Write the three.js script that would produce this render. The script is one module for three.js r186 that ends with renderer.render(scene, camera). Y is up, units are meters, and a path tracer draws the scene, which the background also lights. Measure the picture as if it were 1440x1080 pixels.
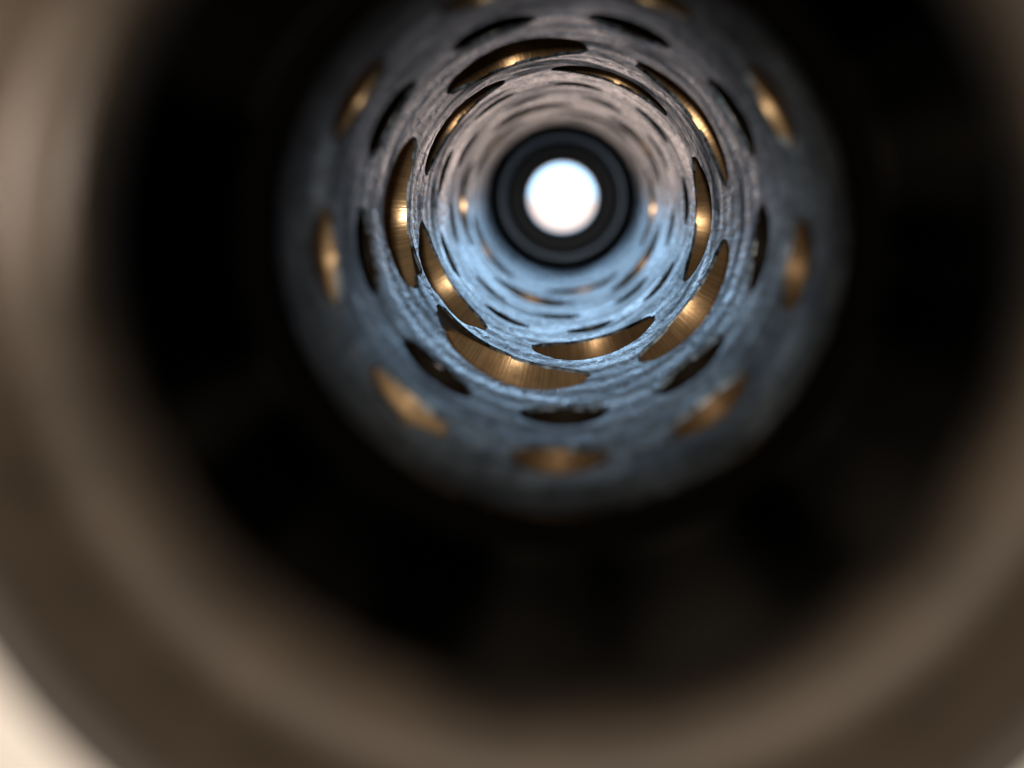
import * as THREE from 'three';
import { mergeGeometries } from 'three/addons/utils/BufferGeometryUtils.js';
import { RectAreaLightUniformsLib } from 'three/addons/lights/RectAreaLightUniformsLib.js';

// ---------------------------------------------------------------- camera, light, exposure
const R = 0.05;                                   // inner radius of the perforated tube, metres; the axis runs along -z
const scene = new THREE.Scene();
scene.background = new THREE.Color().setRGB(0.165, 0.14, 0.112);
const camera = new THREE.PerspectiveCamera(2 * Math.atan(540 / 1400) * 180 / Math.PI, 4 / 3, 0.005, 10);
camera.position.set(0, 0.11 * R, 0);
camera.lookAt(0, 0.11 * R, -1);
camera.setViewOffset(1440, 1080, -71, 267, 1440, 1080);   // a shifted lens: its axis meets the picture right of and above the centre
camera.focus = 6.75 * R;
camera.userData.fStop = camera.getFocalLength() * 1e-3 / (0.17 * R);
RectAreaLightUniformsLib.init();
const renderer = new THREE.WebGLRenderer({ antialias: true });
renderer.setSize(1024, 768);
renderer.toneMapping = THREE.LinearToneMapping;
renderer.toneMappingExposure = 1;
renderer.shadowMap.enabled = true;

function areaLight(name, color, intensity, w, h, pos, target) {
  const l = new THREE.RectAreaLight(color, intensity, w, h);
  l.name = name; l.position.set(...pos); l.lookAt(...target); scene.add(l);
  return l;
}
// light beyond the far opening: cool from above, warm from below
const FAR = -30 * R;
areaLight('cool_far_light', new THREE.Color().setRGB(0.40, 0.68, 1.0), 1.7, 18 * R, 11 * R, [0, 5.5 * R, FAR], [0, 5.5 * R, 0]);
areaLight('warm_far_light', new THREE.Color().setRGB(1.0, 0.74, 0.68), 0.6, 18 * R, 11 * R, [0, -5.52 * R, FAR], [0, -5.52 * R, 0]);
areaLight('added_upper_light', new THREE.Color().setRGB(0.40, 0.66, 1.0), 6, 18 * R, 6 * R, [0, 8.3 * R, FAR + 0.01 * R], [0, 8.3 * R, 0]);  // extra light added to brighten the lower wall near the plug
areaLight('added_lower_light', new THREE.Color().setRGB(1.0, 0.76, 0.62), 2.5, 18 * R, 6 * R, [0, -8.3 * R, FAR + 0.01 * R], [0, -8.3 * R, 0]);  // extra light added to brighten the upper wall near the plug
// spotlights on the viewer's side
function spot(name, color, intensity, pos, target, angle, size) {
  const l = new THREE.SpotLight(color, intensity, 0, angle, 0.6, 2);
  l.name = name; l.position.set(...pos); l.target.position.set(...target); l.shadow.radius = size; l.castShadow = true;
  scene.add(l); scene.add(l.target);
  return l;
}
spot('ceiling_lamp', new THREE.Color().setRGB(1.0, 0.88, 0.74), 0.19, [-0.1 * R, 0.6 * R, 2.6 * R], [0, 0, -5 * R], 0.6, 0.6);
spot('hole_highlight_spot', new THREE.Color().setRGB(1.0, 0.90, 0.76), 0.20, [-0.35 * R, 1.15 * R, 2.6 * R], [0, 0, -5 * R], 0.6, 0.45);  // second spot added for whiter highlights in the large holes
spot('collar_highlight_spot', new THREE.Color().setRGB(1.0, 0.82, 0.66), 1.0, [4.6 * R, -0.8 * R, -1.55 * R], [-1.15 * R, 0.22 * R, -2.16 * R], 0.05, 1.0);  // narrow beam shaped and aimed to make the highlight on the collar

// ---------------------------------------------------------------- helpers
function rng(seed) { let a = seed >>> 0; return () => { a = (a + 0x6d2b79f5) | 0; let t = Math.imul(a ^ (a >>> 15), 1 | a); t = (t + Math.imul(t ^ (t >>> 7), 61 | t)) ^ t; return ((t ^ (t >>> 14)) >>> 0) / 4294967296; }; }
const hash = (x, y, s) => { let h = Math.imul(x, 374761393) ^ Math.imul(y, 668265263) ^ Math.imul(s, 974634777); h = Math.imul(h ^ (h >>> 13), 1274126177); return ((h ^ (h >>> 16)) >>> 0) / 4294967296; };
// value noise on a lattice that repeats every px, py cells
function vnoise(x, y, px, py, s) {
  const ix = Math.floor(x), iy = Math.floor(y), m = (a, p) => ((a % p) + p) % p;
  let fx = x - ix, fy = y - iy; fx = fx * fx * (3 - 2 * fx); fy = fy * fy * (3 - 2 * fy);
  const a = hash(m(ix, px), m(iy, py), s), b = hash(m(ix + 1, px), m(iy, py), s), c = hash(m(ix, px), m(iy + 1, py), s), d = hash(m(ix + 1, px), m(iy + 1, py), s);
  return (a + (b - a) * fx) * (1 - fy) + (c + (d - c) * fx) * fy;
}
function fbm(u, v, fx, fy, oct, s) {          // u, v in 0..1, periodic
  let sum = 0, amp = 0.5, tot = 0;
  for (let i = 0; i < oct; i++) { sum += amp * vnoise(u * fx, v * fy, fx, fy, s + i); tot += amp; amp *= 0.55; fx *= 2; fy *= 2; }
  return sum / tot;
}
function texture(w, h, f, srgb) {
  const d = new Uint8Array(w * h * 4);
  for (let y = 0; y < h; y++) for (let x = 0; x < w; x++) {
    const c = f((x + 0.5) / w, (y + 0.5) / h), o = (y * w + x) * 4;
    for (let k = 0; k < 3; k++) d[o + k] = Math.max(0, Math.min(255, Math.round((Array.isArray(c) ? c[k] : c) * 255)));
    d[o + 3] = 255;
  }
  const t = new THREE.DataTexture(d, w, h); t.wrapS = t.wrapT = THREE.RepeatWrapping; t.magFilter = THREE.LinearFilter; t.minFilter = THREE.LinearMipmapLinearFilter; t.generateMipmaps = true;
  if (srgb) t.colorSpace = THREE.SRGBColorSpace;
  t.needsUpdate = true; return t;
}
const taken = {};
function numbered(n) { const k = taken[n] = (taken[n] ?? -1) + 1; return k ? `${n}_${String(k).padStart(3, '0')}` : n; }
function thing(name, label, category, group) {
  const o = new THREE.Group(); o.name = numbered(name); o.userData = { label, category }; if (group) o.userData.group = group; scene.add(o); return o;
}
function part(name, geo, mat, parent, label) {
  const m = new THREE.Mesh(geo, mat); m.name = numbered(name); m.castShadow = m.receiveShadow = true; if (label) m.userData.label = label; parent.add(m); return m;
}
// surface of revolution about the z axis from [depth, radius] pairs in units of R, depth counted away from the camera
function revolve(profile, seg = 160) {
  const g = new THREE.LatheGeometry(profile.map(([z, r]) => new THREE.Vector2(r * R, -z * R)), seg);
  g.rotateX(Math.PI / 2);
  return g;
}

// ---------------------------------------------------------------- materials
// lining texture: u once round the tube, v along 2*pi*R of its length
const liningTone = (u, v) => 0.55 * fbm(u, v, 6, 14, 4, 3) + 0.45 * fbm(u, v, 24, 120, 3, 11);
const liningMap = texture(1024, 1024, (u, v) => {
  const t = liningTone(u, v), s = fbm(u, v, 26, 44, 3, 29), k = fbm(u, v, 230, 56, 2, 47);
  let g = 0.35 + 0.9 * (t - 0.5) + 0.45 * (s - 0.5) + 0.5 * (k - 0.5);
  if (k > 0.74 && t < 0.5) g -= 0.16;
  return [g * 0.90, g * 1.0, g * 1.10];
}, true);
const liningBump = texture(1024, 1024, (u, v) => 0.75 * fbm(u, v, 230, 60, 2, 5) + 0.25 * fbm(u, v, 40, 48, 3, 17));
// how matt the lining is along the whole tube: matt towards the mouth to darken that end, polished further in, uneven everywhere
const liningRough = texture(1024, 1024, (u, v) => {
  const z = v * 2.5 * 2 * Math.PI, nearDark = Math.min(1, Math.max(0, (5.7 - z + 1.2 * (fbm(u, v, 8, 24, 3, 211) - 0.5)) / 2.2));
  const end = Math.min(1, Math.max(0, (4.35 + 0.6 * (fbm(u, v, 6, 30, 3, 261) - 0.5) - z) / 1.0));
  return 0.27 + 0.27 * end * end + 0.24 * nearDark * nearDark * (3 - 2 * nearDark) + 0.30 * (fbm(u, v, 14, 44, 4, 221) - 0.5) + 0.13 * (fbm(u, v, 170, 200, 2, 231) - 0.5) + 0.17 * Math.min(1, Math.max(0, (z - 6.8) / 1.2)) * (fbm(u, v, 4, 130, 2, 241) - 0.5)
    + (u > 0.5 && z > 5 ? 0.9 : 0.45) * Math.max(0, fbm(u, v, 12, 70, 3, 251) - 0.56) * Math.min(1, Math.max(0, z - 4.6));   // dull deposits, more of them along the top
});
liningRough.repeat.set(1, 0.4);
const M = {
  lining: new THREE.MeshPhysicalMaterial({ map: liningMap, bumpMap: liningBump, bumpScale: 0.0003, vertexColors: true, roughness: 1, roughnessMap: liningRough, metalness: 0, side: THREE.DoubleSide }),
  brass: new THREE.MeshStandardMaterial({ color: new THREE.Color().setRGB(0.62, 0.36, 0.13), roughness: 0.24, metalness: 0.72, side: THREE.DoubleSide }),
  darkHole: new THREE.MeshPhysicalMaterial({ color: new THREE.Color().setRGB(0.008, 0.005, 0.003), roughness: 0.6, specularIntensity: 0.1, side: THREE.DoubleSide }),  // near-black brown, for the darker rows of holes
  body: new THREE.MeshStandardMaterial({ color: new THREE.Color().setRGB(0.45, 0.27, 0.11), roughness: 0.5, metalness: 0.8, side: THREE.DoubleSide }),
  black: new THREE.MeshPhysicalMaterial({ color: new THREE.Color().setRGB(0.0015, 0.0015, 0.002), roughness: 0.9, specularIntensity: 0, side: THREE.DoubleSide }),
  bronze: new THREE.MeshPhysicalMaterial({ color: new THREE.Color().setRGB(0.10, 0.078, 0.060), roughness: 0.5, metalness: 0.2, clearcoat: 0.5, clearcoatRoughness: 0.22, side: THREE.DoubleSide }),
  mouth: new THREE.MeshPhysicalMaterial({ color: new THREE.Color().setRGB(0.042, 0.030, 0.021), roughness: 0.5, metalness: 0.2, clearcoat: 0.5, clearcoatRoughness: 0.3, vertexColors: true, side: THREE.DoubleSide }),
  tarnish: new THREE.MeshStandardMaterial({ color: new THREE.Color().setRGB(0.09, 0.058, 0.03), roughness: 0.75, metalness: 0.6, side: THREE.DoubleSide }),
  pale: new THREE.MeshStandardMaterial({ color: new THREE.Color().setRGB(0.52, 0.48, 0.45), roughness: 0.6, side: THREE.DoubleSide }),
  step: new THREE.MeshStandardMaterial({ color: new THREE.Color().setRGB(0.20, 0.27, 0.38), roughness: 0.4, metalness: 0.6, side: THREE.DoubleSide }),
  plug: new THREE.MeshStandardMaterial({ color: new THREE.Color().setRGB(0.020, 0.026, 0.036), roughness: 0.45, metalness: 0.3, side: THREE.DoubleSide }),
};
{ const g = texture(512, 256, (u, v) => 0.6 * fbm(u, v, 160, 3, 2, 71) + 0.4 * fbm(u, v, 300, 40, 2, 73)); M.brass.bumpMap = g; M.brass.bumpScale = 0.00005;
  M.brass.map = texture(512, 256, (u, v) => { const t = fbm(u, v, 7, 5, 4, 81), s = fbm(u, v, 120, 2, 2, 83); const k = 0.92 + 0.35 * (t - 0.5) + 0.22 * (s - 0.5); return [k, k * 0.985, k * 0.96]; }, true);
  M.brass.color.setRGB(0.78, 0.56, 0.33); }

M.dull = M.brass.clone(); M.dull.color.setRGB(0.20, 0.125, 0.065); M.dull.roughness = 0.36;
M.brown = M.brass.clone(); M.brown.color.setRGB(0.50, 0.33, 0.18); M.brown.roughness = 0.3;
M.edge = new THREE.MeshStandardMaterial({ color: new THREE.Color().setRGB(0.022, 0.016, 0.012), roughness: 0.7, side: THREE.DoubleSide });
M.nearDark = new THREE.MeshPhysicalMaterial({ color: new THREE.Color().setRGB(0.010, 0.009, 0.008), roughness: 0.9, specularIntensity: 0, vertexColors: true, side: THREE.DoubleSide });

// ---------------------------------------------------------------- the near collar that the camera looks into
const collar = thing('pipe_collar', 'large blurred dark brown pipe collar with flared mouth and pale rim framing the view', 'pipe collar');
{ const pts = []; for (let i = 0; i <= 20; i++) pts.push([2.44 + 0.8 * i / 20, 1.08]);
  const g = revolve([...pts, [3.28, 1.06], [3.285, 0.985], [3.30, 0.967], [3.33, 0.967], [3.36, 0.985], [3.40, 1.03], [3.50, 1.03]], 240), p = g.attributes.position, col = [];  // inner lip added to keep the far light off the mouth
  for (let i = 0; i < p.count; i++) { const u = Math.atan2(p.getY(i), p.getX(i)) / (2 * Math.PI) + 0.5, z = -p.getZ(i) / R, w = z > 3.26 ? 0.1 : Math.max(0.05, 0.32 + 1.8 * (fbm(u, z * 0.1, 26, 3, 2, 431) - 0.5)) * (1 + 1.3 * Math.max(0, (2.95 - z) / 0.5) * Math.max(0, Math.cos((u - 0.5) * 2 * Math.PI + 1.5))); col.push(w, w, w); }  // painted: streaks imitate reflections, bottom lightened as if lit from the mouth
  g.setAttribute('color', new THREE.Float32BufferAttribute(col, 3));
  part('bore_wall', g, M.nearDark, collar, 'black bore wall inside the collar with painted reflection streaks'); }
{ const c = new THREE.CatmullRomCurve3([[2.44, 1.08], [2.30, 1.095], [2.22, 1.14], [2.15, 1.205], [2.05, 1.24], [1.94, 1.28]].map(([z, r]) => new THREE.Vector3(z, r, 0)), false, 'catmullrom', 0.5);
  const g = revolve(c.getPoints(48).map((p) => [p.x, p.y]), 240), p = g.attributes.position, col = [];
  for (let i = 0; i < p.count; i++) {   // shade painted in: fades unevenly from black inside to brown outside
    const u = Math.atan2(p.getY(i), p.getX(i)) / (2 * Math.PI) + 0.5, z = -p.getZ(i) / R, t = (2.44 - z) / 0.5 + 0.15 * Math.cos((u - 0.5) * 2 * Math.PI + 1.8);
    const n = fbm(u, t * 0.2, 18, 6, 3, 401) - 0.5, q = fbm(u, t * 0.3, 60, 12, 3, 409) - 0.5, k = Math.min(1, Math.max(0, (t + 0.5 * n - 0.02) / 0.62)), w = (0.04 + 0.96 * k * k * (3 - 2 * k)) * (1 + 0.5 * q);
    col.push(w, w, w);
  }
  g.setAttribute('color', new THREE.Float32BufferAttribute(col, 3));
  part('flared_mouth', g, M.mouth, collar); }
part('edge_groove', revolve([[1.94, 1.28], [1.97, 1.29], [1.98, 1.33], [1.97, 1.375], [1.94, 1.38]]), M.edge, collar, 'thin dark groove round the outside of the mouth');
part('rim_face', revolve([[1.94, 1.38], [1.93, 1.39], [1.93, 2.05], [1.95, 2.07]]), M.pale, collar, 'pale cream face of the collar');
part('outer_wall', revolve([[1.95, 2.07], [3.4, 2.07], [3.47, 2.0], [3.47, 1.36]]), M.bronze, collar);

// ---------------------------------------------------------------- the perforated tube
const tube = thing('perforated_tube', 'long perforated brass tube with blue grey coated inside and rings of round holes', 'perforated tube');
// rows: depth, how many, hole radius, image angle of the first hole (clockwise from the right), wall
const deepLift = (z) => 1 + 1.1 * Math.min(1, Math.max(0, (z - 8) / 4));   // painted light: the lining colour brightens deep inside
const rows = [
  [4.17, 9, 0.205, 91, 'brass'], [4.98, 9, 0.222, 89.5, 'darkHole'], [6.03, 5, 0.47, 36, 'brass'], [7.08, 5, 0.455, 4, 'brass'],
  [8.05, 9, 0.20, -3, 'darkHole'], [8.98, 9, 0.20, 11, 'darkHole'], [10.05, 5, 0.45, 36, 'brass'], [11.08, 5, 0.45, 4, 'brass'],
];
const cuts = [3.47, 4.58, 5.50, 6.555, 7.56, 8.52, 9.52, 10.56, 11.60];
const wob = (th, z) => { // slow unevenness of the lining, in units of R
  const u = ((th / (2 * Math.PI)) % 1 + 1) % 1, v = z / (2 * Math.PI);
  return 0.0055 * (fbm(u, v, 9, 22, 3, 101) - 0.5) + 0.0015 * Math.sin(z * 21);
};
const bend = (z) => 0.065 * Math.max(0, (z - 7) / 7) ** 2;   // the tube rises a little towards its far end
const P = (th, z, r) => [r * R * Math.cos(th), (bend(z) - r * Math.sin(th)) * R, -z * R];   // image angle: clockwise, y up in the world
// worn and scorched places of the lining: [image angle, depth, half width in degrees, half length, strength]
const stains = [[143, 6.02, 17, 0.36, 0.9], [128, 6.4, 12, 0.2, 0.7], [232, 5.55, 9, 0.10, 0.6], [318, 5.6, 2.5, 0.05, 0.9], [262, 8.4, 10, 0.28, 0.7], [205, 8.2, 7, 0.2, 0.5], [300, 8.6, 12, 0.22, 0.5], [330, 9.3, 12, 0.2, 0.5], [70, 5.62, 8, 0.05, 0.7], [118, 4.35, 4, 0.08, 0.5], [355, 5.4, 6, 0.14, 0.55], [15, 5.5, 4, 0.12, 0.4], [215, 10.2, 14, 0.3, 0.5], [290, 10.6, 16, 0.3, 0.4], [40, 5.35, 9, 0.08, 0.35], [160, 5.2, 5, 0.2, 0.35]];
{ const q = rng(91); for (let i = 0; i < 70; i++) { const top = i < 46; stains.push([top ? 185 + q() * 170 : 10 + q() * 160, 7.5 + q() * 3.9, 5 + q() * 13, 0.04 + q() * 0.07, (top ? 0.45 : 0.3) + 0.35 * q()]); } }
function stainShadeAt(th, z) {
  const u = ((th / (2 * Math.PI)) % 1 + 1) % 1, deg = u * 360, nz = fbm(u, z / (2 * Math.PI), 40, 60, 3, 301);
  let k = 0.92 * Math.min(1, Math.max(0, (4.25 + 0.5 * (nz - 0.5) - z) / 0.8));   // painted shade: the lining fades to dark towards the mouth
  for (const [a, zc, w, l, s] of stains) { const da = ((deg - a + 540) % 360 - 180) / w, d = Math.hypot(da, (z - zc) / l) + 0.9 * (nz - 0.5); k = Math.max(k, s * Math.min(1, Math.max(0, (1.05 - d) * 3))); }
  return k;
}
function linePatch(th0, z0, z1, zc, n, hr, seed, ez = 1, torn = [], under = 0) {
  const half = Math.PI / n, M_ = n === 5 ? 144 : 80, K = 13, pos = [], nor = [], uv = [], col = [], idx = [];
  const rag = (a) => 1 + (n === 5 ? 0.030 : 0.045) * (vnoise(a / (2 * Math.PI) * 9, 0, 9, 1, seed) - 0.5) * 2 + (n === 5 ? 0.022 : 0.02) * (vnoise(a / (2 * Math.PI) * 34, 0, 34, 1, seed + 1) - 0.5) * 2;
  for (let k = -1; k <= K; k++) for (let m = 0; m <= M_; m++) {
    const a = m / M_ * 2 * Math.PI, ca = Math.cos(a), sa = Math.sin(a);
    // boundary of the cell along this direction
    const up = sa > 0 ? (z1 - zc) / sa : sa < 0 ? (z0 - zc) / sa : 1e9, side = half / Math.max(1e-9, Math.abs(ca)), far = Math.min(up, side);
    const tear = torn.reduce((q, [c, w, f]) => q + f * Math.max(0, 1 - (((a * 180 / Math.PI - c + 540) % 360 - 180) / w) ** 2) * (0.8 + 0.5 * vnoise(a * 9, 1, 999, 9, seed + 2)), 1);
    const near = Math.min(hr * (under ? 1 : rag(a) * tear) / Math.hypot(ca, sa / ez), far * 0.985), t = Math.pow(Math.max(0, k) / K, 1.3), d = near + (far - near) * t;
    const th = th0 + d * ca, z = zc + d * sa;
    const lip = k < 0 ? 0.022 : k === 0 ? 0.006 : 0;
    pos.push(...P(th, z, 1 + (under ? under : wob(th, z) + lip)));
    const e = 0.01, gt = (wob(th + e, z) - wob(th - e, z)) / (2 * e), gz = (wob(th, z + e) - wob(th, z - e)) / (2 * e);
    const nt = gt, nz = gz;  // inward normal (-1, slope, slope) in (radial, tangential, depth)
    let v = [-Math.cos(th) - nt * Math.sin(th), Math.sin(th) - nt * Math.cos(th), -nz];
    if (k <= 0) { const w = k < 0 ? 0.9 : 0.5; v = [v[0] * (1 - w) + w * (Math.sin(th) * ca), v[1] * (1 - w) + w * (Math.cos(th) * ca), v[2] + w * sa]; }
    const l = Math.hypot(...v); nor.push(v[0] / l, v[1] / l, v[2] / l);
    uv.push(th / (2 * Math.PI), z / (2 * Math.PI));
    const st = stainShadeAt(th, z), lipGlint = k <= 0 && n === 5 ? 1.45 : 1; col.push(lipGlint * (1 - st * 0.82) * deepLift(z), lipGlint * (1 - st * 0.87) * deepLift(z), lipGlint * (1 - st * 0.91) * deepLift(z));  // lips of the large holes painted lighter, as if catching light
  }
  const W = M_ + 1;
  for (let k = 0; k <= K; k++) for (let m = 0; m < M_; m++) { const a = k * W + m, b = a + 1, c = a + W, d = c + 1; idx.push(a, b, c, b, d, c); }
  const g = new THREE.BufferGeometry();
  g.setAttribute('position', new THREE.Float32BufferAttribute(pos, 3)); g.setAttribute('normal', new THREE.Float32BufferAttribute(nor, 3)); g.setAttribute('color', new THREE.Float32BufferAttribute(col, 3)); g.setAttribute('uv', new THREE.Float32BufferAttribute(uv, 2)); g.setIndex(idx);
  return g;
}
// wall of a drilled hole: a round bore through the tube wall
function portWall(th0, zc, n, hr, seed, ez = 1) {
  const S = n === 5 ? 72 : 40, L = 6, pos = [], uv = [], idx = [], r0 = 1.012, r1 = 1.34;
  for (let k = 0; k <= L; k++) for (let m = 0; m <= S; m++) {
    const a = m / S * 2 * Math.PI, t = k / L, q = hr * (1.0 + (k === 0 ? 0.012 : 0) + 0.004 * (vnoise(m / S * 30, k, 30, 50, seed) - 0.5));
    pos.push(...P(th0 + Math.asin(Math.min(0.99, q * Math.cos(a))), zc + ez * q * Math.sin(a), r0 + (r1 - r0) * t));
    uv.push(a / (2 * Math.PI) * hr / 0.45 * 2, t * 0.35);
  }
  const W = S + 1;
  for (let k = 0; k < L; k++) for (let m = 0; m < S; m++) { const a = k * W + m, b = a + 1, c = a + W, d = c + 1; idx.push(a, b, c, b, d, c); }
  const g = new THREE.BufferGeometry();
  g.setAttribute('position', new THREE.Float32BufferAttribute(pos, 3)); g.setAttribute('uv', new THREE.Float32BufferAttribute(uv, 2)); g.setIndex(idx); g.computeVertexNormals();
  return g;
}
// where the lining has flaked off beside a hole: direction round the hole in degrees, half width, how far
const flaked = { '2_1': [[48, 40, 0.55], [8, 20, 0.2]], '2_2': [[128, 20, 0.34]], '3_2': [[-70, 26, 0.2], [-120, 18, 0.12]], '2_4': [[200, 9, 0.12]], '1_2': [[-30, 10, 0.25]], '0_1': [[-100, 12, 0.3], [-150, 10, 0.25]] };
const tone = { '6_2': 'brass', '7_0': 'brass', '0_0': 'dull', '0_7': 'dull', '0_8': 'dull', '2_0': 'brown', '2_3': 'brown', '2_4': 'brown', '3_0': 'brown', '3_1': 'brown', '3_3': 'brown', '3_4': 'brown' };   // brass tone of each hole wall
const lining = [], bare = [];
const squash = { '2_0': 0.9, '3_0': 0.9, '2_4': 0.6, '3_3': 0.68, '3_4': 0.6 };   // some holes are shorter along the tube
rows.forEach(([z, n, hr, first, wall], i) => {
  for (let k = 0; k < n; k++) {
    const th = (first + 360 / n * k) * Math.PI / 180, ez = squash[i + '_' + k] ?? (i === 4 || i === 5 || i > 5 ? 0.76 : 1);
    lining.push(linePatch(th, cuts[i], cuts[i + 1], z, n, hr, 1000 + i * 50 + k * 3, ez, flaked[i + '_' + k]));
    if (flaked[i + '_' + k]) bare.push(linePatch(th, cuts[i], cuts[i + 1], z, n, hr, 1, ez, [], 0.018));
    part('drilled_hole', portWall(th, z, n, hr, 5000 + i * 50 + k, ez), M[tone[i + '_' + k] ?? (i > 5 ? 'dull' : wall)], tube);
  }
});
{ const S = 180, pos = [], nor = [], uv = [], col = [], idx = [];
  for (let j = 0; j <= 8; j++) for (let m = 0; m <= S; m++) { const th = m / S * 2 * Math.PI, z = 11.6 + (14.4 - 11.6) * j / 8; pos.push(...P(th, z, 1 + wob(th, z))); nor.push(-Math.cos(th), Math.sin(th), 0); uv.push(th / (2 * Math.PI), z / (2 * Math.PI)); const w = (1 - 0.8 * stainShadeAt(th, z)) * deepLift(z); col.push(w, w, w); }
  for (let j = 0; j < 8; j++) for (let m = 0; m < S; m++) { const a = j * (S + 1) + m, b = a + 1, c = a + S + 1, d = c + 1; idx.push(a, c, b, b, c, d); }
  const g = new THREE.BufferGeometry(); for (const [k, v, n] of [['position', pos, 3], ['normal', nor, 3], ['color', col, 3], ['uv', uv, 2]]) g.setAttribute(k, new THREE.Float32BufferAttribute(v, n)); g.setIndex(idx); lining.push(g); }
for (const g of bare) part('bare_metal', g, M.tarnish, tube, 'dark brown bare metal where the grey coating has flaked off');
part('lining', mergeGeometries(lining), M.lining, tube, 'blue grey mottled coating on the inside of the tube');
part('tube_wall', revolve([[3.47, 1.03], [3.47, 1.35], [14.4, 1.35], [14.4, 1.03]]), M.body, tube);

// ---------------------------------------------------------------- the far plug with its round opening
const plug = thing('end_plug', 'small dark stepped ring closing the far end round a white opening', 'end plug');
plug.position.set(0, 0.066 * R, -14.15 * R);
part('gasket', revolve([[-0.12, 1.03], [-0.05, 0.985], [0.03, 0.97], [0.05, 0.935], [0.02, 0.915]]), M.black, plug, 'black ring round the edge of the plug');
part('outer_step', revolve([[0.02, 0.915], [-0.10, 0.90], [-0.16, 0.87], [-0.15, 0.82], [-0.06, 0.79]]), M.step, plug);
part('groove', revolve([[-0.06, 0.79], [0.10, 0.785], [0.10, 0.745], [-0.02, 0.74]]), M.black, plug, 'black groove between the two steps of the plug');
part('inner_step', revolve([[-0.02, 0.74], [-0.04, 0.72], [0.02, 0.57], [0.03, 0.54], [0.03, 0.51], [0.08, 0.492], [0.4, 0.487], [0.42, 0.6], [0.42, 1.3], [0.0, 1.3]]), M.plug, plug);

// ---------------------------------------------------------------- the light beyond
const panel = thing('light_panel', 'bright white light glowing through the opening at the far end', 'light');
{ const glow = (r, g, b) => new THREE.MeshStandardMaterial({ color: 0x000000, emissive: new THREE.Color().setRGB(r, g, b), emissiveIntensity: 1 });
  const up = new THREE.BoxGeometry(18.2 * R, 11.1 * R, 0.1 * R); up.translate(0, 5.55 * R, FAR - 0.1 * R); part('lamp_face', up, glow(1.2, 1.85, 2.65), panel, 'cool bluish upper half of the light');
  const dn = new THREE.BoxGeometry(18.2 * R, 11.1 * R, 0.1 * R); dn.translate(0, -5.56 * R, FAR - 0.1 * R); part('lamp_face', dn, glow(1.4, 1.13, 1.0), panel, 'warm lower half of the light'); }

renderer.render(scene, camera);
